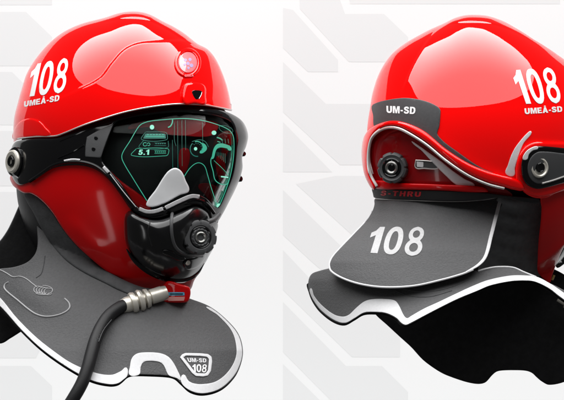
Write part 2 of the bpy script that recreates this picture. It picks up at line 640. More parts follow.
# round badge on the forehead
em = plate([band([(188 + 11.6 * math.cos(a), 62.5 + 13 * math.sin(a)) for a in np.linspace(0, 2 * math.pi, 25)[:-1]], 3.2, True)[0],
            band([(188 + 11.6 * math.cos(a), 62.5 + 13 * math.sin(a)) for a in np.linspace(0, 2 * math.pi, 25)[:-1]], 3.2, True)[1]],
           domeL, 2.2, 3, 1.2, 1.2).build('badge_ring', RED, shell)
plate([[(188 + 9.2 * math.cos(a), 62.5 + 10.4 * math.sin(a)) for a in np.linspace(0, 2 * math.pi, 25)[:-1]]],
      domeL, 1.0, 2, .6, 1.5).build('badge_disc', PINK, em)
g = Geo()
for (x, y, r) in ((185.5, 60, 1.5), (190, 59.5, 1.6), (188, 63.5, 1.7), (191.5, 65.5, 1.9), (184.8, 64.6, 1.2), (188.5, 68, 1.3)):
    plate([[(x + r * math.cos(a), y + r * math.sin(a)) for a in np.linspace(0, 2 * math.pi, 9)[:-1]]], domeL, 1.25, .4, 0, 1, geo=g)
g.build('badge_emblem', LILAC, em)
lettering('UMEÅ', [(184.5, 74.5), (193.5, 74.2), (193.8, 76.4), (184.8, 76.8)], domeL, PINK, em, 2.4, .02, .8)

# small sensor housing below the badge
sn = plate([[(184.5, 85), (190, 82.5), (200, 83), (205.5, 87), (206, 96), (205.5, 104.2), (195, 103.6), (184, 103.4)]],
           domeL, 4.5, 6, 2.4, 1.6).build('sensor_housing', RED, shell)
plate([[(192.2, 91.2), (196, 90.2), (202, 91.4), (201.4, 94), (198.5, 98.8), (196.6, 99.4), (195, 98.2), (192.6, 94)]], domeL, 4.9, 1, .3, 1).build('sensor_window', BLK, sn)
line([(201.8, 92.4), (201.2, 95), (199, 98.8)], domeL, .35, 5.1).build('sensor_bezel', PIPE, sn)

# visor frame with its side arm
lensL = [(102, 159), (107, 144), (115.6, 123.4), (130, 118.5), (150, 115), (177, 112.6), (203, 114), (221, 118), (231, 123),
         (235.2, 135), (235, 155), (232, 174), (226, 191), (219.5, 205.5), (216, 207.5), (206, 198), (194, 193.6), (181, 197.4),
         (164.5, 206.2), (146, 210.4), (136.5, 205.5), (124, 187.5), (109, 169)]
frameL = [(10.5, 152), (13, 144.5), (17, 141), (36, 138.6), (55, 138), (63, 135.7), (85, 126.8), (110, 118.5), (129, 113.2), (150, 109.3),
          (177, 106.3), (203, 107), (220, 110), (233, 114.6), (243, 122), (248, 134), (246.6, 145), (242.4, 156), (242.6, 168), (240, 178),
          (236, 188), (229, 202), (222.6, 214), (217, 222), (212, 221.5), (207, 211), (196, 205.5), (182, 210.5), (160, 218.8),
          (142, 217), (132, 211), (121, 196), (110, 181.5), (97, 170.5), (82.5, 166), (66, 166), (52, 169), (36, 179), (25, 184),
          (18, 184.5), (12, 176.5), (9.6, 164)]
visor = plate([lensL], faceL, 1.0, 2.0, 0, 3.0).build('visor', LENS, H)
frame = plate([frameL, lensL], faceL, 5.0, 14, 2.6, 2.2).build('visor_frame', BLK, H)
# raised lower bead and its silver inserts
line([(30, 181.2), (40, 174.4), (53, 165.6), (66, 162), (82, 162), (96, 166.3), (108, 176), (122, 193), (134, 208), (146, 213.8), (162, 212.8),
      (181, 204), (195, 199.4), (206, 203.2), (214, 213)], faceL, 1.7, 5.2).build('lower_bead', BLK, frame)
for pts, w in (([(103.3, 166.8), (108.5, 172.4)], 3.2), ([(110, 174), (124, 192.5), (136, 207)], .9), ([(139, 208.6), (146.5, 211.6), (155, 211.3), (163, 208.6)], 3.8),
               ([(165.6, 207.8), (181, 200.4), (192, 196.2), (199.5, 196.8)], 4.0), ([(64, 160.8), (72, 159.4), (80, 159.8)], 1.8)):
    plate(band(pts, w), faceL, 7.6, 3, .4, 1.2).build('silver_insert', TRIM, frame)
line([(60, 141), (85, 131), (110, 122.4), (129, 117.4), (150, 113.2), (177, 110.2), (203, 111.2), (222, 115)], faceL, .7, 4.9).build('upper_seam', BLK, frame)
# side panel with rivets
pan = plate([[(86.8, 137), (98, 130.4), (113.6, 123.8), (108.5, 136), (104, 148), (100.8, 158), (85, 156.8), (85.4, 146)]], faceL, 5.6, 2, .8,
            1.6, smooth=False).build('side_panel', DGR, frame)
for (x, y) in ((96, 138), (93.5, 149)):
    plate([[(x + 2 * math.cos(a), y + 2.1 * math.sin(a)) for a in np.linspace(0, 2 * math.pi, 13)[:-1]]], faceL, 6.2, 1.2, .5, 1).build('rivet', BLK, pan)
line([(58, 158), (72, 152), (84, 145)], faceL, .8, 5.2).build('arm_seam', BLK, frame)

# hinge
dh = float(faceL(np.array([20.]), np.array([162.]))[0])
hinge = turned((18.2, 162, dh - 4), (-.72, .05, .62), [(-6, 13), (3, 14.5), (5, 14.2), (6, 13)]).build('hinge', BLK, H)
turned((18.6, 162, dh - 2), (-.72, .05, .62), [(2, 9), (6.5, 11.4), (8.2, 11), (9, 9.6), (8.4, 6.6), (7.6, 6.2)], 64).build('hinge_bolt', STEEL, hinge)
turned((18.4, 162, dh - 2), (-.72, .05, .62), [(2, 5), (8.6, 5.4), (9.6, 4.9), (9.6, 3.2), (7, 2.9)], 32).build('bolt_core', BLK, hinge)
tube([(11.5, 166, dh - 1), (12.2, 171, dh + 0), (14.6, 175.5, dh + 2), (18.4, 178.2, dh + 4)], [.4, 1.3, 1.3, .4]).build('hinge_painted_glint', TRIM, hinge)  # white strip modelled as the highlight on the hinge's lower left edge
# small studs on the far side of the frame
turned((242.6, 154, 2), (.7, .1, .7), [(-3, 2.6), (2, 2.6), (3, 1.8)], 20).build('frame_stud', BLK, frame)
turned((239, 179, 4), (.7, .1, .7), [(-3, 3.), (2.4, 3.), (3.4, 2)], 20).build('frame_stud', BLK, frame)

# what shows through the visor
inn = plate([[(128, 128), (140, 122), (160, 119), (185, 117.5), (207, 120), (218, 124), (214, 134), (205, 137), (185, 136), (165, 134), (150, 127.5), (138, 128)]],
            faceL, -8, 3, .8, 3).build('forehead_pad', REDPAD, H)
g = Geo()
plate([[(198, 186), (205, 183), (216, 186), (221, 190), (217, 204), (212, 203), (204, 194)]], faceL, -7, 3, .8, 2, geo=g)
plate([[(216, 158), (222, 156), (226, 172), (223, 182), (218, 178)]], faceL, -6, 3, .8, 2, geo=g)
plate([[(180, 150), (189, 150), (187, 170), (181, 174)]], faceL, -7, 3, .8, 2, geo=g)
g.build('inner_liner', REDPAD, H)
plate([[(146, 204.5), (156, 189), (166, 173.5), (172, 168.6), (177, 168.2), (182, 172), (185.5, 180), (189, 191), (180, 195), (164.5, 203.4), (152, 207)]],
      lambda x, y: faceL(x, y) + 2.6, 0, 4, 1.5, 1.6).build('nose_cup', NOSE, H)

# glowing read-out on the visor
g = Geo()
gd = Geo()


def hl(pts, w=.9, geo=None, off=1.5):
    w = w * .74
    plate(band(pts, w), faceL, off, .3, 0, 1.6, geo=geo if geo is not None else g)


hl([(147, 200.8), (134, 180), (122.6, 160.5), (122.2, 154), (130, 141), (138, 127.6), (142, 123.8), (150, 121.2), (165, 119.6), (180, 118.6), (192, 119),
    (205, 121), (219, 125.2), (229, 130), (233, 135.5), (234, 145), (233.2, 160), (230, 177), (225, 192), (219.4, 205.6)], 1.0)
hl([(172.6, 119.6), (172.2, 123), (170.4, 126.2), (168, 127.4)], 1.5)
hl([(183.8, 177), (190.6, 167.4), (198, 162.8), (204.2, 165.6), (207.6, 175), (211, 187), (217.4, 206)], .9)
hl([(216.5, 146), (214.2, 153), (210.8, 160.5), (213, 171), (216, 181), (226, 184.6), (229.6, 178)], 1.1)
hl([(214, 160.5), (222, 168), (229, 175.4)], .6)
hl([(143.5, 140.4), (139.5, 147.6), (167.5, 147.6), (168.2, 141)], .7, gd)
hl([(136.4, 148.6), (131.6, 155.4), (166, 155.8), (168.2, 154), (168, 148.8), (137, 148.4)], .7)
hl([(145.4, 132.2), (141.8, 139.6), (166.4, 139.8), (167, 134), (165, 132.2), (146, 132)], .7, gd)
for x, y0, y1 in ((177.6, 121, 172), (181.8, 120, 166), (185.3, 120, 150), (202.4, 122, 146), (172.4, 140, 168)):
    hl([(x, y0), (x + .4, y1)], .5, gd)
plate([[(145.5, 133.6), (165.4, 133.6), (166, 138.6), (143, 138.6)]], faceL, 1.45, .2, 0, 1.5, smooth=False, geo=gd)
for k in range(5):
    hl([(155.5 + k * 2.2, 143.6), (156.8 + k * 2.2, 143.6)], 1.3, gd)
for yy in (143, 145.6, 150.4, 153.4):
    hl([(154.5, yy), (166, yy)], .55, g if yy > 149 else gd)
for k in range(7):                                            # ticks of the dial and rows of small print
    a = -2.2 + k * .42
    hl([(197 + 4.4 * math.cos(a), 148.8 + 4.8 * math.sin(a)), (197 + 5.4 * math.cos(a), 148.8 + 5.9 * math.sin(a))], .9, gd)
for k in range(6):
    hl([(147 + k * 3., 134.6), (148.8 + k * 3., 134.6)], 1.1)
    hl([(155 + k * 1.9, 151.9), (156.2 + k * 1.9, 151.9)], 1.2)
    hl([(217 + k * 1.6, 152 + k * .3), (217.3 + k * 1.6, 156 + k * 1.4)], .5, gd)
for x in (222, 225, 228):
    hl([(x, 139), (x + .6, 143.4)], .7, gd)
hl([(192, 141.6), (199, 139.8), (205, 141.4), (208.6, 147)], .7, gd)
hl([(174.4, 123), (174.4, 140), (176, 146)], .5, gd)
hl([(145.6, 136.4), (164.4, 136.6)], 1.1, g, 1.7)
hl([(145 + 1.9 * math.cos(a), 144.3 + 1.8 * math.sin(a)) for a in np.linspace(.3, 5.6, 9)], .9)
hl([(148.6 + 1.5 * math.cos(a), 144.3 + 1.5 * math.sin(a)) for a in np.linspace(3.4, 8.6, 9)], .9)
hl([(197 + 6.8 * math.cos(a), 149 + 7.4 * math.sin(a)) for a in np.linspace(1.4, 4.0, 12)], 1.2, gd)
hl([(197 + 6.4 * math.cos(a), 148.4 + 7 * math.sin(a)) for a in np.linspace(4.4, 6.9, 12)], 1.3)
plate([[(202.2, 143), (207, 148), (203, 153), (199.6, 152.6), (202.6, 148)]], faceL, 1.5, .3, 0, 1, geo=g)
plate([[(216.8, 144.4), (229.4, 145.6), (231.4, 150), (228.6, 150.4), (227, 148.4), (217.6, 148.4), (213.6, 158.4), (211.4, 158.8)]], faceL, 1.55, .3, 0, 1.2, geo=g)
hl([(216.8, 137.4), (220, 138.4), (222.6, 140.4)], 1.6)
hl([(217.4, 141.4), (220.4, 142.4)], 1.1)
hl([(226 + 7 * math.cos(a), 129.4 + 3.6 * math.sin(a) + .25 * 7 * math.cos(a)) for a in np.linspace(0, 2 * math.pi, 17)], .5, gd)
for (x, y, rx, ry) in ((152, 127.2, 2.2, 2.4), (214, 132.8, 2.4, 2.2), (195.6, 148.8, 1.7, 1.8)):
    plate([[(x + rx * math.cos(a), y + ry * math.sin(a)) for a in np.linspace(0, 2 * math.pi, 11)[:-1]]], faceL, 1.6, .3, 0, 1).build('display_marker', HUDB, visor)
plate(band([(221, 176.6), (228.4, 177.4)], 1.3), faceL, 1.5, .3, 0, 1.6).build('display_marker', HUDB, visor)
plate([[(217, 204.6), (220.4, 203.8), (220.6, 207.4), (217.4, 208)]], faceL, 1.7, .4, 0, 1).build('display_marker', HUDB, visor)
g.build('display_graphics', HUD, visor)
gd.build('display_graphics', HUDD, visor)
lettering('5.1', [(138.8, 149.6), (149.4, 149.6), (149, 154.8), (138, 154.8)], faceL, HUDB, visor, 1.7, .02, 1, name='display_lettering', thick=.3)

# red cheek guard
cheekL = [(10.4, 176), (12, 184), (17, 189), (24, 193), (31, 193.5), (41, 200), (52, 212), (62, 227.5), (74, 242.6), (88, 256), (107, 271.5),
          (124, 281), (142, 288), (160, 291.5), (180, 292.5), (190, 290), (194, 281), (200, 268), (190, 255), (150, 225), (150, 205), (120, 180), (90, 155), (50, 155),
          (25, 165)]
def cheek_fn(x, y):
    d = faceL(x, y)
    for pts, h, w in (([(66, 212), (78, 230), (92, 245), (112, 259)], 1.6, 8.0),):
        dist, side, par = seg_dist(x, y, spline(pts, 2.), False)
        d = d + h * np.exp(-(dist / w) ** 2) * sstep(par / .35) * sstep((1 - par) / .35)
    return d


cheek = plate([cheekL], cheek_fn, .6, 9, 2.2, 2.2).build('cheek_guard', RED2, H)

# breathing mask
maskL = Form([(124, 226), (125, 215), (132, 211), (142, 216), (160, 217.6), (181, 209.6), (196, 204.6), (208, 210), (222, 218), (220, 226), (214, 244), (206, 262), (196, 276), (182, 281.5),
              (164, 279), (148, 271.5), (134, 259), (126, 244)], (172, 243), 28, 2.6, 4)
mdep = lambda x, y: faceL(x, y) + np.maximum(maskL(x, y), -2)
mask = plate([[(124, 226), (125.5, 213), (129, 209.5), (133, 212.6), (142, 218), (160, 219.6), (182, 211.4), (196, 206.6), (206.6, 212), (211, 221.5), (217.6, 223), (216, 234), (214, 246), (208, 258), (204, 265), (198, 274.5),
               (190, 279), (180, 281.5), (164, 279), (148, 271.5), (134, 259), (126, 244)]], mdep, 1, 22, 1.5, 1.8).build('breathing_mask', RUB, H)
line([(126.5, 249), (133, 258.5), (147, 270), (164, 277.5), (180, 279.6), (190, 277.4), (198, 272), (204, 263)], faceL, [.6, 2.6, 3.2, 3.4, 3.4, 3.2, 2.4, .6], 9.5).build('mask_lip', BLK, mask)
line([(172.6, 210), (171.4, 222), (172, 236), (175, 246), (181, 252), (190, 255), (202, 256)], mdep, 1.6, 1.2).build('mask_rib', DGR, mask)
line([(150, 222), (148, 232), (152, 246)], mdep, .7, .6).build('mask_seam', BLKM, mask)
plate([[(162, 251.5), (172, 251), (178, 255), (186, 259), (180, 261), (170, 257)]], mdep, 2.4, 3, 1.2, 1.4).build('strap_lug', BLK, mask)
plate([[(184, 262), (196, 258), (205, 254), (203, 262), (196, 268), (186, 269)]], mdep, 3.4, 4, 1.8, 1.4).build('chin_vent', BLK, mask)
turned((187.6, 262.4, float(mdep(np.array([187.6]), np.array([262.4]))[0]) + 3), (.2, -.3, .9), [(-2, 2.4), (1.4, 2.4), (2, 1.6)], 18).build('mask_screw', STEEL, mask)
dk = float(mdep(np.array([196.]), np.array([238.]))[0])
ax = (.36, .02, .93)
valve = turned((196.5, 237.4, dk - 4), ax, [(-10, 14.5), (6, 16.4), (11, 16.6), (12.6, 15.8), (13.2, 14.4), (13.2, 11.4), (12, 10.4)], 160, (9, 1.7, 15, .2)).build('filter_valve', DGR, mask)
turned((196.5, 237.4, dk - 4), ax, [(8, 10.6), (12.6, 10.4), (12.9, 9.8), (12.4, 9.2), (11, 9)], 64).build('valve_ring', BLK, valve)
turned((196.5, 237.4, dk - 4), ax, [(8, 9), (12.4, 8.6), (13.2, 7.6), (12.6, 6.4), (11, 6)], 64, (12, .8, 7.5, .2)).build('valve_grille', DGR, valve)
turned((196.5, 237.4, dk - 4), ax, [(8, 5.8), (13.4, 5.4), (14, 4.4), (13, 3.2), (10, 2.8)], 40).build('valve_core', GUN, valve)
# bracket between mask and frame on the far side
tube([(207, 222, dk - 2), (213, 220, dk - 8), (219, 214, dk - 22)], [2.6, 2.4, 2.]).build('mask_bracket', DGR, mask)

# red air coupling with label under the chin
ccp = lambda x, y: faceL(x, y) * 0 + 96 - np.abs(x - 176) * .25 - (y - 290) * .15
cpl = plate([[(160.5, 291.5), (163.5, 285), (168, 281), (180, 284), (189, 287), (190.6, 291), (190, 297), (187.6, 301.6), (182, 302.6), (168, 302.4), (161.5, 302), (159.6, 297)]],
            ccp, 2, 14, 2.4, 1.6).build('air_coupling', RED2, H)
plate([[(168, 292.2), (184.4, 292.2), (184.6, 295.4), (168.2, 295.6)]], ccp, 2.5, .5, 0, 1.5, smooth=False).build('blue_label', LBLUE, cpl)
plate([[(168, 297), (185, 296.6), (184, 300.6), (168, 301)]], ccp, 2.5, .5, 0, 1.5, smooth=False).build('pale_label', LPINK, cpl)
g = Geo()
plate(band([(170, 293.9), (183, 293.8)], .9), ccp, 2.9, .4, 0, 1, geo=g)
g.build('label_print', BLKM, cpl)

# hose with turned metal fitting
A0, A1 = np.array([162.5, 293.2, 99.]), np.array([123.5, 305.5, 112.])
dv = A1 - A0
Ln = float(np.linalg.norm(dv))
fit = turned(tuple(A0), (dv[0], -dv[1], dv[2]), [(-4, 6.2), (0, 6.8), (1, 7.2), (12, 7.2), (12.6, 5.6), (14, 5.6), (14.3, 8.8), (17, 9.4), (17.8, 8.8), (18, 5.4),
             (20, 5.4), (20.2, 9.4), (22.6, 10.6), (24.8, 9.8), (25, 6), (27, 5.8), (27.3, 9.6), (30, 10.3), (32, 9.6), (32.4, 7.4), (36, 7.6), (40, 6.6), (41.4, 6)], 72).build('hose_fitting', STEEL, H)
hose = tube([(126, 304.6, 111), (118.5, 308, 116), (108.5, 316, 124), (100.5, 328, 134), (95, 341, 144), (91, 355, 153), (87.5, 368, 160), (82, 383, 166), (73, 399, 170),
             (61, 418, 170), (52, 440, 165), (50, 470, 160)], 5.9, 24).build('air_hose', HOSE, H)
g = Geo()
for (s, a) in ((.0, 0), (1, 0)):
    off = (-1.6 if s == 0 else 1.6)
    tube([(110 + off, 318 + off, 130), (102 + off, 329 + off * .6, 140), (97 + off, 341 + off * .4, 150)], .35, 6, geo=g)
for k in range(6):
    t = k / 5
    x, y, d = 108 - 10.5 * t, 319.5 + 19 * t + 0, 131.2 + 17 * t
    tube([(x - 1.2, y - .9, d), (x + 1.2, y + .9, d)], .45, 6, geo=g)
g.build('hose_marking', DGR, hose)


# neck cape
def capeL(x, y):
    rx = np.interp(y, [190, 230, 270, 306, 350, 400], [92, 98, 112, 130, 160, 174])
    rz = np.interp(y, [190, 210, 250, 300, 350, 400], [26, 36, 66, 104, 142, 172])
    q = np.clip((x - 98) / rx, -.995, .995)
    d = rz * np.sqrt(1 - np.abs(q) ** 2.4)
    # the soft pad pressed out of the fabric
    w = np.exp(-(((x - 38) * .8 + (y - 298) * .5) / 26) ** 2 - (((y - 298) * .9 - (x - 38) * .45) / 12) ** 2)
    # folds where the fabric turns into the neck
    f = 1.6 * np.exp(-((x - 44 - .10 * (y - 230)) / 5) ** 2 - ((y - 245) / 26) ** 2)
    u = 1.1 * np.sin(x * .055 + y * .02) + .9 * np.sin(y * .075 - x * .035)          # slack in the cloth
    return d + 2.5 * w - f + u * sstep((y - 240) / 50)


capeO = [(25, 196), (29, 204), (32, 212), (36, 222), (37.4, 233), (37.6, 245), (35, 254), (27.5, 262), (14, 267), (0, 268.6), (-18, 270.5), (-34, 274), (-36, 279), (-24, 287),
         (0, 306.6), (22, 331), (41, 349), (60.5, 363.4), (80, 375.3), (94, 381.8), (110, 385), (118, 384), (123, 380.6), (127.6, 376.4), (133, 374.8), (150, 374.9), (168.5, 376),
         (175, 378), (180.6, 383), (190.5, 391.4), (204, 394), (221, 389), (234.5, 376.4), (241, 363), (243, 350.5), (238.6, 334), (226, 319), (210, 306.6), (193.5, 299.8), (180, 296),
         (150, 296), (120, 290), (95, 275), (70, 255), (50, 225), (38, 205)]
cape = plate([capeO], capeL, 0, 4.2, 1.2, 2.6).build('neck_cape', FAB, H)
plate([[(x - .3, y + 1.7) for (x, y) in capeO]], capeL, -4.6, 2.5, .8, 3).build('cape_edge', LIN, cape)
# white tape round the hem, in three lengths
tA_o = [(-24, 286.4), (0, 305.8), (22, 330.2), (41, 348.2), (60.5, 362.6), (80, 374.5), (94, 381), (110, 384.2), (118, 383.2), (123, 379.8), (127.4, 375.4)]
tA_i = [(126.4, 367.4), (121, 371), (111, 374.8), (94, 372.3), (71.5, 363), (55, 352), (36, 337), (16.5, 317.6), (0, 297.6), (-20, 280.4)]
tB_o = [(129.6, 375), (130, 366), (131.6, 358.6), (136, 354), (143, 352.4), (157.5, 352.7), (166, 355.2), (171.6, 360), (177.6, 370.4), (181, 380.4), (177, 378.2), (168.8, 375.4)]
tB_i = [(166.6, 371.6), (163, 364.4), (158, 361.6), (147, 361), (142.6, 363), (140.6, 368), (139.4, 374.4)]
tC_o = [(183.2, 374.4), (188.8, 381), (195, 383.6), (203, 384), (215, 381.8), (226, 374), (234.3, 361.6), (236.6, 349.4), (232, 331.4), (218, 315.4), (206, 307)]
tC_i = [(212, 308.6), (226, 320), (238, 334.6), (242.2, 350.5), (240.4, 362.6), (234, 375.6), (220.6, 388.2), (204, 393.2), (190.6, 390.6), (181.4, 382.6)]
for poly in (tA_o + tA_i, tB_o + tB_i, tC_o + tC_i):
    plate([poly], capeL, .7, 1.4, .4, 2.).build('hem_tape', TRIM, cape)
# piped outline of the soft pad and the coil of cord
g = Geo()
line([(-10, 269.6), (0, 270), (7, 273.4), (13, 276.8), (20, 276.4), (26, 278.6), (33, 284), (37, 287)], capeL, .55, .3, g)
line([(8.4, 282), (5.2, 284), (4.2, 287.4), (7, 291.4), (18, 300.4), (28, 308.8), (36, 314), (45, 316.4), (56, 315.4), (65, 312), (69.6, 307.6), (69, 303), (64.6, 298.4)], capeL, .75, .3, g)
for k in range(5):
    cx = 38 + k * 2.6
    line([(cx + 4.2 * math.cos(a), 289.6 + .5 * k + 3.4 * math.sin(a)) for a in np.linspace(.6, 5.4, 12)], capeL, .42, .4, g)
line([(43 + 9.6 * math.cos(a), 290.2 + 4.6 * math.sin(a)) for a in np.linspace(-1.6, 2.4, 14)], capeL, .45, .4, g)
g.build('cape_piping', CORD, cape)
line([(45, 256), (43.4, 266), (41, 274), (36, 278)], capeL, .5, .05).build('cape_seam', FABD, cape)
# number patch
pt = [(180, 357.2), (182, 354.4), (185.4, 352.9), (200, 353.2), (208, 354), (211.6, 356.6), (212.2, 361), (211, 371), (208, 375.6), (203, 376.6), (195.8, 376), (192, 373)]
pi_ = [(183.6, 357.4), (186, 355.6), (200, 356), (207, 356.8), (209, 359.4), (208, 370.4), (205.6, 373.4), (197, 373.2), (194.6, 371.4)]
patch = plate([pt, pi_], capeL, 1.1, 2, .5, 1.3, smooth=False).build('number_patch', TRIM, cape)
lettering('UM-SD', [(187, 357.8), (206.4, 358.4), (206.4, 362.4), (188.4, 362)], capeL, TRIM, patch, .5, .01, 1.0)
lettering('108', [(192.2, 364.2), (207.4, 364.4), (206, 372.4), (193, 371.6)], capeL, WHT, patch, .6, .05, 1.0)

cush = plate([[(24, 193), (31, 192), (41, 199), (52, 211), (62, 226.5), (74, 241.6), (88, 255), (107, 270.5), (124, 280), (142, 287), (160, 291), (158, 299), (138, 297), (120, 291), (106, 284),
               (84, 273), (67, 261.6), (55, 249), (47, 238), (40, 226), (33, 212), (27, 202)]],
             lambda x, y: np.maximum(capeL(x, y) + 2.5, faceL(x, y) - 9), 0, 8, 3.5, 2).build('neck_cushion', FABD, H)
linL = lambda x, y: -6 + (y - 200) * .12 - ((x - 20) / 60) ** 2 * 16
lin = plate([[(21, 193), (23.4, 196.5), (19.6, 206), (14, 219), (8, 231), (0, 242), (-18, 258), (-38, 276), (-44, 292), (-34, 318), (-14, 338), (0, 343.6), (11, 338), (24, 330), (44, 320), (70, 290), (60, 240),
              (46, 205), (32, 192)]], linL, 0, 6, 2, 3).build('cape_lining', LIN, H)
line([(23.4, 196.5), (19.6, 206), (14, 219), (8, 231), (0, 242), (-18, 258)], linL, 1.0, -1.5).build('lining_piping', DGR, lin)
plate([[(20.6, 199), (24, 193.6), (30, 195), (33, 202), (35, 212), (31, 214), (25, 208)]], linL, 8, 6, 2.5, 1.6).build('strap_end', BLKM, H)

# ================================================================== HELMET SEEN FROM BEHIND
K = thing('firefighter_helmet', 'red firefighter helmet seen from behind with grey neck flap numbered 108', 'helmet', W(455, 390, 0))

topR = [(366.8, 139), (367.6, 124), (370, 108), (373, 91), (380, 71.5), (391, 55), (404.8, 43.6), (420, 34.8), (430.5, 29.4), (444, 23.4), (455, 18), (466, 15.2), (477, 14.9), (488, 16),
        (502, 20.6), (513, 26.4), (524, 33), (534, 39.6), (543, 45), (557, 54.4), (575, 68), (590, 88), (600, 115), (604, 145), (603, 165)]
lowR = [(366.8, 139), (371, 130), (378, 126.4), (391, 122.6), (405, 124.4), (424, 133), (446, 151), (468, 165), (487, 173), (500, 177), (518, 182.5), (524, 191), (534, 196.4), (546, 196.6),
        (558, 191), (580, 187), (603, 165)]
rearR = Form([(361.5, 155), (363, 140)] + topR[1:] + [(598, 190), (588, 225), (560, 262), (520, 285), (475, 290), (430, 280), (392, 250), (370, 210), (362, 178)], (480, 148), 120, 2.05, 20, (121, 130, .8))
rearR.step([(400, 96), (408, 76), (416.8, 58), (428, 40), (441.5, 26.5), (455, 19.5)], 2.2, 3.0, 8, 1, .25, .1)
rearR.step([(441, 26.4), (452, 23), (470, 21.6), (488, 22.6), (505, 27), (528, 38), (560, 60)], 2.4, 3.0, 8, -1, .12, .4)
sh = dome(topR, lowR, rearR, 'shell', RED, K, back=118)
coreR = Form([(366, 160), (370, 120), (390, 75), (430, 45), (480, 35), (540, 55), (590, 110), (600, 160), (585, 205), (555, 240), (520, 258), (475, 262), (430, 256), (392, 236), (372, 200)], (480, 160), 95, 2.1, 8)
body(coreR, 'head_core', BLKM, K, kf=.74, back=90, scale=.9)

# badge panel and its tapering tail
bd = plate([[(371.6, 106.4), (376, 103), (386, 100.2), (402, 98), (414, 98.6), (426, 101.2), (435, 105), (440, 109), (440.4, 114), (439.4, 126), (437.8, 135.2), (460, 153.6), (482, 168.2), (498.5, 175.4), (496, 177.6),
             (482, 173.8), (460, 161), (435, 142), (421, 133), (405, 127), (391, 124), (380, 125.6), (374.6, 127.6), (373, 115)]], rearR, 1.2, 2.4, .8, 2.).build('badge_panel', BADGE, sh)
lettering('UM-SD', [(386.3, 105.8), (415.8, 107), (415.2, 114.2), (386.5, 112.8)], rearR, WHT, bd, 1.6, .03, 1.2)
lettering('108', [(510.6, 70.4), (554.6, 67.6), (562.4, 102.6), (522.4, 104)], rearR, WHT, sh, .5, .04, 1.6, spacing=1.25)
lettering('UMEÅ-SD', [(524.4, 108.4), (562, 106.2), (562.6, 111.8), (525, 114.2)], rearR, WHT, sh, .5, .03, 1.2, spacing=1.02)
plate([[(531, 131), (527, 133.4), (521, 140), (515, 148), (511, 156), (508, 165), (505.6, 173.6), (513.8, 176), (515, 168), (517.2, 160), (520.2, 151), (524, 142.6), (531, 134.4)]],
      rearR, 1.0, 1.6, .5, 1.6).build('reflective_stripe', TRIM, sh)

# rear guard: rolled rim, silver piping, recessed back plate
gf = lambda x, y: rearR(x, y) + 7
rimO = [(373.4, 190), (367, 181), (363.4, 171), (361.4, 152), (363.6, 137.6), (368.6, 130), (377.5, 124.4), (391, 120.8), (405, 122.6), (424, 131), (446, 149), (468, 163), (487, 171), (500, 174.6),
        (520, 181), (524, 189.6), (514, 189.8)]
rimI = [(503, 186.6), (487.5, 182.2), (468, 173.4), (446, 158.4), (427, 142.6), (408, 130.6), (397, 126), (386, 126), (376, 131), (369.6, 139.5), (366.8, 158), (368.6, 174), (375, 186)]
guard = plate([rimO + rimI], gf, 0, 16, 3.4, 1.8).build('rear_guard', RED, K)
line([(377, 186.4), (371, 175), (368.6, 158), (371, 140.6), (377.2, 132.6), (386.6, 128), (397, 128.2), (407.4, 132.6), (426, 144.4), (445.4, 160.2), (467.6, 175.2), (487.2, 184), (504, 188.4)], gf, 1.35, -1.8).build('guard_piping', PIPE, guard)
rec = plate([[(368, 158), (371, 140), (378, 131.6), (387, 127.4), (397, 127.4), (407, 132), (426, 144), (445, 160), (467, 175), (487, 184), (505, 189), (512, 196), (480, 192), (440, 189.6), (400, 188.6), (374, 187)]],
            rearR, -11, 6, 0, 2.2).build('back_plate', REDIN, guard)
plate([[(373, 181), (400, 183), (440, 184.4), (482, 187), (488, 192), (440, 190.4), (400, 189.4), (373.6, 188)]], rearR, -3, 10, 2.2, 1.8).build('plate_ledge', RED2, guard)
line([(371.5, 140), (369.8, 150), (370, 162), (373, 174)], rearR, .7, -4).build('inner_piping', PIPE, guard)
plate([[(411.5, 141.6), (419, 145.6), (430, 153.4), (440, 160.4), (452, 170), (464, 178.4), (475, 185.6), (466, 186.4), (457, 185.4), (446, 176), (434, 164), (422, 151)]], rearR, -8, 3, 1.2, 1.6).build('plate_strip', TRIM, guard)
sl = plate([[(415.6, 160), (430, 161.4), (438, 162.8), (440, 166), (436, 169), (424, 168.6), (416, 168)]], rearR, -9.4, 2, .6, 1.4, smooth=False).build('size_window', DGR, guard)
plate([[(416.6, 161.4), (423.4, 162), (423.4, 167.2), (416.8, 166.8)]], rearR, -9.0, 1, 0, 1.4, smooth=False).build('size_mark', TRIM, sl)
line([(415.8, 160.2), (428, 161), (438, 162.6), (440, 166), (436, 168.8), (424, 168.4), (415.8, 167.8), (415.8, 160.4)], rearR, .6, -9).build('window_bezel', PIPE, sl)
dn = float(rearR(np.array([393.]), np.array([168.]))[0])
axk = (-.34, .0, .94)
kn = turned((395, 168, dn - 8), axk, [(-6, 13), (4, 14.6), (9, 15), (11, 14.2), (12, 12.2), (11, 10.6), (11, 9.4)], 160, (8, 1.2, 13.6, .18)).build('fit_knob', DGR, guard)
turned((395, 168, dn - 8), axk, [(6, 9.6), (11.6, 9.4), (12.2, 8.4), (11.4, 7.2)], 48).build('knob_ring', BLK, kn)
turned((395, 168, dn - 8), axk, [(6, 6.6), (12.4, 6.2), (13, 5), (12, 3.6), (10.4, 3.2)], 40).build('knob_core', GUN, kn)

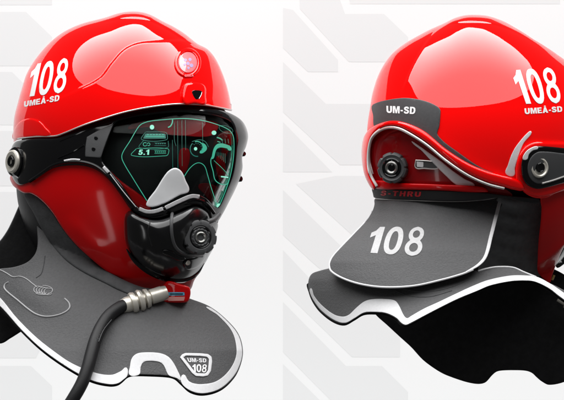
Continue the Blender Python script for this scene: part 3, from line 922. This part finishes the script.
# black lower band with red lettering
bf = lambda x, y: rearR(x, y) - 6
bn = plate([[(372.6, 188), (400, 189.6), (440, 190.6), (482, 192.6), (512, 196), (530, 197.6), (539, 199), (538.6, 203), (520, 201), (502, 197.6), (480, 200.2), (455, 201.2), (414, 200), (374.6, 198), (373, 194)]], bf, 0, 8, 1, 2).build('nape_band', BLKM, K)
lettering('S-THRU', [(381.4, 190.4), (421.2, 191.8), (420.4, 196.8), (380.2, 195.6)], bf, REDTXT, bn, .4, .0, 1.2, spacing=2.2)

# hinge and arm on the right side
hx = lambda x, y: rearR(x, y)
boss = plate([[(516, 180), (515.8, 168), (518.6, 156), (525, 146.4), (534, 142), (546, 141.8), (580, 143), (602, 146), (602, 178), (575, 186), (552, 194.6), (540, 197), (528, 194), (520, 188)]], hx, 4, 6, 3, 2).build('hinge_boss', RED, sh)
arm = plate([[(521.4, 172), (521.8, 161), (526, 152), (533, 147.4), (540, 146), (564, 148), (590, 151), (612, 156), (612, 172), (590, 177), (564, 183), (546, 187.8), (537, 189), (528, 185.6), (523.4, 180)]], hx, 9, 10, 2.4, 1.8).build('visor_arm', BLK, K)
plate([[(527.6, 171), (528.4, 162.4), (533, 155), (540, 151.6), (564, 153.6), (600, 158.4), (600, 170), (564, 178), (546, 183), (537, 183.6), (530.6, 179)]], hx, 9.8, 2, 1., 1.8).build('arm_panel', DGR, arm)
plate([[(522.6, 159), (526, 151.6), (532, 147.4), (537.4, 146.4), (538, 149), (533, 150.6), (529, 154.4), (527, 159.6)]], hx, 9.8, 2, .7, 1.3).build('silver_insert', TRIM, arm)
line([(542, 183.4), (553, 180.4), (564, 176.6), (590, 168)], hx, .9, 10.2).build('arm_strip', PIPE, arm)
dB = float(hx(np.array([540.]), np.array([167.6]))[0])
axb = (.38, .0, .92)
bt = turned((537.4, 167.6, dB + 6), axb, [(0, 9.8), (3, 9.8), (4.6, 9.2), (5, 8), (4.2, 6.8), (4.4, 5)], 60, None).build('hinge_bolt', STEEL, arm)
turned((537.4, 167.6, dB + 6), axb, [(2, 4.8), (6, 4.6), (6.4, 3.8), (5.6, 2.4)], 30).build('bolt_core', BLK, bt)

# red cheek guard and what shows of the mask beyond it
plate([[(541, 196), (552, 192), (580, 188), (596, 192), (590, 212), (572, 236), (564, 247), (557, 262.5), (552, 276), (549.6, 283), (545, 280), (538, 272), (537.6, 260), (538.6, 240), (540.6, 222), (541.4, 208)]],
      rearR, -6, 9, 2.2, 2.2).build('cheek_guard', RED2, K)
plate([[(600, 186), (606, 205), (600, 235), (585, 256), (566, 263), (557.4, 268), (555.6, 264), (561, 252), (568, 236), (580, 215), (590, 196)]], rearR, -14, 10, 2.5, 2.4).build('breathing_mask', RUB, K)
tube([(554.2, 275, 60), (552, 280, 60)], 1.1).build('chin_buckle', mat('brass', (.5, .32, .1), .3, 1.), K)
g = Geo()
turned((566, 301, -10), (.8, -.5, .1), [(-8, 5), (0, 5), (1, 7), (3, 7), (4, 5), (10, 5), (11, 7), (14, 7), (15, 5.5), (30, 5.5)], 32, geo=g)
g.build('hose_fitting', STEEL, K)
tube([(590, 316, -7), (606, 330, -6), (612, 360, -10), (610, 440, -10)], 6.2, 16).build('air_hose', HOSE, K)

# quilted neck collar
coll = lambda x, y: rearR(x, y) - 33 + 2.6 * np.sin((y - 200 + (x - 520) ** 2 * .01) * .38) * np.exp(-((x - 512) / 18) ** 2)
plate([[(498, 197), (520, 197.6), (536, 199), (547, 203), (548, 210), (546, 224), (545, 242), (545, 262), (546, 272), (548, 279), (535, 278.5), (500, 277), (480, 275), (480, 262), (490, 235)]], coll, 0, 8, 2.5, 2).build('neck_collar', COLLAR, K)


# grey neck flap with the number
def flapR(x, y):
    rx = np.interp(y, [190, 200, 212, 222, 236, 250, 262, 275, 292], [80, 81, 86, 93, 110, 128, 142, 150, 156])
    rz = np.interp(y, [190, 200, 225, 250, 290], [86, 88, 108, 131, 157])
    q = np.clip((x - 452) / rx, -.998, .998)
    return rz * np.sqrt(1 - np.abs(q) ** 2.3)


flapO = [(375.4, 198.4), (374.4, 205), (372.4, 211), (367, 220), (353, 235), (339.5, 249), (331.6, 258.4), (329.2, 265), (331.4, 271.6), (345, 279.4), (364, 285), (386, 287.4), (414, 286), (441.5, 280), (469, 272),
         (480, 265.6), (487, 257), (492.4, 236), (498, 214), (501.8, 197), (480, 200), (455, 201.6), (414, 200.4)]
flap = plate([flapO], flapR, 0, 3.5, 1.0, 2.4).build('neck_flap', FAB, K)
flap['label'] = 'grey flap printed with white 108'
line([(372.4, 211), (367, 220), (353, 235), (339.5, 249), (331.6, 258.4), (329.4, 265), (331.6, 271.4), (345, 279.2), (364, 284.8), (386, 287.2), (414, 285.8), (441.5, 279.8), (462, 274), (473, 269.6)], flapR, .95, -.3).build('flap_piping', TRIM, flap)
plate(band([(501, 197.4), (496.6, 214), (491, 236), (485.6, 256), (478.6, 264.6), (466, 272)], [3.4, 3.6, 3.6, 3.6, 3, 1.2]), flapR, 1, 2, .7, 1.4).build('flap_tape', TRIM, flap)
line([(376, 198.4), (395, 199.6), (414, 200.4), (455, 201.4), (480, 200), (501, 196.6)], flapR, .8, -.4).build('flap_piping', PIPE, flap)
lettering('108', [(373.4, 226.8), (426.6, 227.2), (420.8, 256), (365.2, 252.4)], flapR, FTXT, flap, .5, .03, 1.8, spacing=1.25)


# lower cape
def capeR(x, y):
    rx = np.interp(y, [240, 270, 280, 292, 325, 400], [150, 166, 170, 171, 171, 172])
    rz = np.interp(y, [240, 262, 290, 325, 400], [96, 117, 150, 182, 200])
    q = np.clip((x - 478) / rx, -.998, .998)
    return rz * np.sqrt(1 - np.abs(q) ** 2.2)


capeRO = [(330, 268), (320, 270.6), (311.6, 274), (308.4, 281), (309.2, 291), (313.4, 301), (321, 311), (334, 320.8), (345, 323.6), (355, 318.6), (364, 313.4), (375, 312.6), (386, 313.8), (396, 318.6),
          (401, 323.6), (405.6, 325.6), (411.4, 323.4), (425, 316), (440, 308.2), (458, 299.4), (477, 291.4), (490, 286), (510, 281.8), (525, 281), (535, 282.2), (549, 289), (560, 297.6),
          (575, 306), (578, 300), (560, 288), (540, 279), (524, 272.6), (513, 268), (497, 267.4), (478, 271), (450, 262), (400, 262), (350, 262)]
cp = plate([capeRO], capeR, 0, 4, 1.2, 2.5).build('neck_cape', FAB, K)
cpt = [(309.6, 291), (313.8, 300.6), (321.4, 310.4), (334.4, 320), (345, 322.8), (354.6, 318), (363.8, 312.6), (375, 311.8), (386.2, 313), (396.4, 317.8), (401.4, 322.8), (405.6, 324.8), (411, 322.6), (425, 315.2), (440, 307.4),
       (458, 298.6), (477, 290.8), (490, 285.4), (510, 281.2), (525, 280.4), (535.2, 281.6), (549.4, 288.4), (560, 296.6), (574, 305.4),
       (576, 301), (562, 291.4), (551, 284), (537, 276.8), (525, 275.4), (510, 275.6), (488, 280), (472, 286.2), (456, 293.6), (438, 302.2), (424, 308.6), (411, 316), (407, 318.2), (403.6, 315), (399, 305.4), (395, 300.6), (386, 299),
       (372, 299.2), (364, 301.6), (356, 308), (349, 314.6), (343, 316.6), (334, 314.4), (322, 305.4), (314, 295.6), (311.2, 288)]
plate([cpt], capeR, .7, 1.4, .4, 1.8).build('hem_tape', TRIM, cp)
plate([[(x - .4, y + 2.) for (x, y) in capeRO[3:32]] + [(540, 280), (480, 272), (400, 280), (340, 285)]], capeR, -4.6, 2.4, .8, 3).build('cape_edge', LIN, cp)
line([(478, 271), (487, 268.6), (497, 267), (513, 267.6), (524, 272.2), (536, 277)], capeR, .9, 0).build('cape_piping', TRIM, cp)
line([(398, 288), (420, 291.6), (440, 290), (456, 285.4), (470, 279)], capeR, .5, .1).build('cape_seam', FABD, cp)
line([(396, 291), (410, 296), (430, 296.6), (452, 290.6)], capeR, .4, .1).build('cape_seam', FABD, cp)

# black inside of the front bib, seen under the hem
bib = lambda x, y: -30 - .10 * (y - 300) - ((x - 490) / 100) ** 2 * 6
plate([[(372, 308), (376, 315), (387, 325), (400, 337), (411, 347), (422, 359), (430.5, 365.8), (440, 372), (447, 375.4), (463.5, 381.2), (474, 383.6), (481, 383.8), (486, 382), (492, 375.4), (496, 372), (501, 370.6), (515, 370.2), (526, 370.8),
        (532, 373), (537, 377.6), (542, 381.6), (549, 384.8), (564, 382), (585, 372), (600, 352), (600, 325), (588, 300), (572, 280), (545, 266), (500, 262), (430, 280)]], bib, 0, 4, 1.2, 3).build('bib_lining', LIN, K)

# ================================================================== BACKDROP
BASE = Vector((0, 0, 0))
DB = -640.


def wall_xy(x, y):
    return W(x, y, DB)


back = Geo()
v = [(a, -DB * .001 + .0001, c) for a, c in ((-1.15, -.54), (1.15, -.54), (1.15, .54), (-1.15, .54))]
v += [(a, b + .03, c) for a, b, c in v]
back.add(v, [(0, 1, 2, 3), (4, 7, 6, 5), (0, 4, 5, 1), (1, 5, 6, 2), (2, 6, 7, 3), (3, 7, 4, 0)])
bk = back.build('backdrop', WALL)
bk['kind'] = 'structure'
g = Geo()
tiles = [
    # left panel
    [(-60, 12), (26, 12), (52, 37), (52, 66), (-60, 66)], [(-60, 72), (12, 72), (30, 90), (30, 125), (-60, 125)], [(-60, 131), (60, 131), (60, 186), (-60, 186)],
    [(-60, 192), (60, 192), (60, 300), (-60, 300)], [(-60, -60), (52, -60), (52, 5), (-60, 5)], [(-60, 310), (60, 310), (36, 358), (-60, 358)], [(-60, 366), (31, 366), (52, 386), (52, 440), (-60, 440)],
    # right panel
    [(283, 8), (293, 10), (338, 60), (338, 72), (308, 72), (283, 48)], [(283, 62), (326, 104), (380, 104), (380, 165), (340, 165), (283, 112)],
    [(297, -40), (326, -40), (345, 14), (384, 14), (408, 37), (408, 62), (349, 62), (300, 9)], [(342, -40), (560, -40), (560, 4), (350, 4)],
    [(283, 122), (332, 172), (283, 172)], [(283, 190), (345, 250), (345, 290), (312, 262), (283, 235)], [(335, 176), (420, 176), (420, 260), (351, 234), (296, 184)],
    [(283, 250), (330, 300), (400, 300), (400, 357), (352, 357), (283, 290)], [(283, 302), (346, 366), (382, 366), (408, 392), (408, 440), (370, 440), (283, 352)], [(283, 364), (340, 420), (283, 440)],
]
for t in tiles:
    L = [wall_xy(*p) for p in t]
    n = len(L)
    g.add(L, [tuple(range(n))])
pr = g.build('backdrop_print', WALLG, bk)

# ================================================================== CAMERA, LIGHT
cam = bpy.data.cameras.new('camera')
cam.sensor_width = 36
cam.lens = 36 * DC / 564.
cam.clip_end = 50
co = bpy.data.objects.new('camera', cam)
co.location = (0, -DC * .001, 0)
co.rotation_euler = (math.radians(90), 0, 0)
COL.objects.link(co)
SC.camera = co


def area(name, loc, target, sx, sy, radiance, shape='ELLIPSE', spread=180):
    l = bpy.data.lights.new(name, 'AREA')
    l.shape = shape
    l.size, l.size_y = sx, sy
    A = sx * sy * (math.pi / 4 if shape == 'ELLIPSE' else 1)
    l.energy = radiance * A * math.pi
    l.spread = math.radians(spread)
    o = bpy.data.objects.new(name, l)
    o.location = loc
    d = Vector(target) - Vector(loc)
    o.rotation_euler = d.to_track_quat('-Z', 'Y').to_euler()
    COL.objects.link(o)
    return o


area('softbox_overhead', (0, -.72, 1.9), (0, -.70, 0), 4.25, 3.5, 3.8)
sb = bpy.data.objects['softbox_overhead'].data                # the softbox is hotter towards its back edge
sb.use_nodes = True
_n = sb.node_tree.nodes
_e = _n['Emission']
_g = _n.new('ShaderNodeNewGeometry')
_s = _n.new('ShaderNodeSeparateXYZ')
_m = _n.new('ShaderNodeMapRange')
_m.interpolation_type = 'SMOOTHSTEP'
_m.inputs['From Min'].default_value = .45
_m.inputs['From Max'].default_value = 1.0
_m.inputs['To Min'].default_value = 1.05
_m.inputs['To Max'].default_value = 2.6
sb.node_tree.links.new(_g.outputs['Parametric'], _s.inputs[0])
sb.node_tree.links.new(_s.outputs['Y'], _m.inputs['Value'])
sb.node_tree.links.new(_m.outputs['Result'], _e.inputs['Strength'])
# strips that wash the backdrop, and a low strip light for the edges of mask and hinge
area('backdrop_wash', (0, .42, -.56), (0, .64, .0), 2.0, .2, 1.35, 'RECTANGLE', 120)
area('backdrop_wash', (0, .46, .58), (0, .64, .1), 2.0, .14, .12, 'RECTANGLE', 100)
area('low_strip', (-.80, -1.2, -.62), (-.1, 0, -.05), .12, .8, 1.9, 'RECTANGLE', 120)

w = bpy.data.worlds.new('World')
SC.world = w
w.use_nodes = True
w.node_tree.nodes['Background'].inputs['Color'].default_value = (1, 1, 1, 1)
w.node_tree.nodes['Background'].inputs['Strength'].default_value = .09

SC.view_settings.view_transform = 'Standard'
SC.view_settings.look = 'None'
SC.view_settings.exposure = 0
SC.view_settings.gamma = 1
SC.render.engine = 'CYCLES'
SC.cycles.max_bounces = 8
SC.cycles.transparent_max_bounces = 8
SC.cycles.use_denoising = True
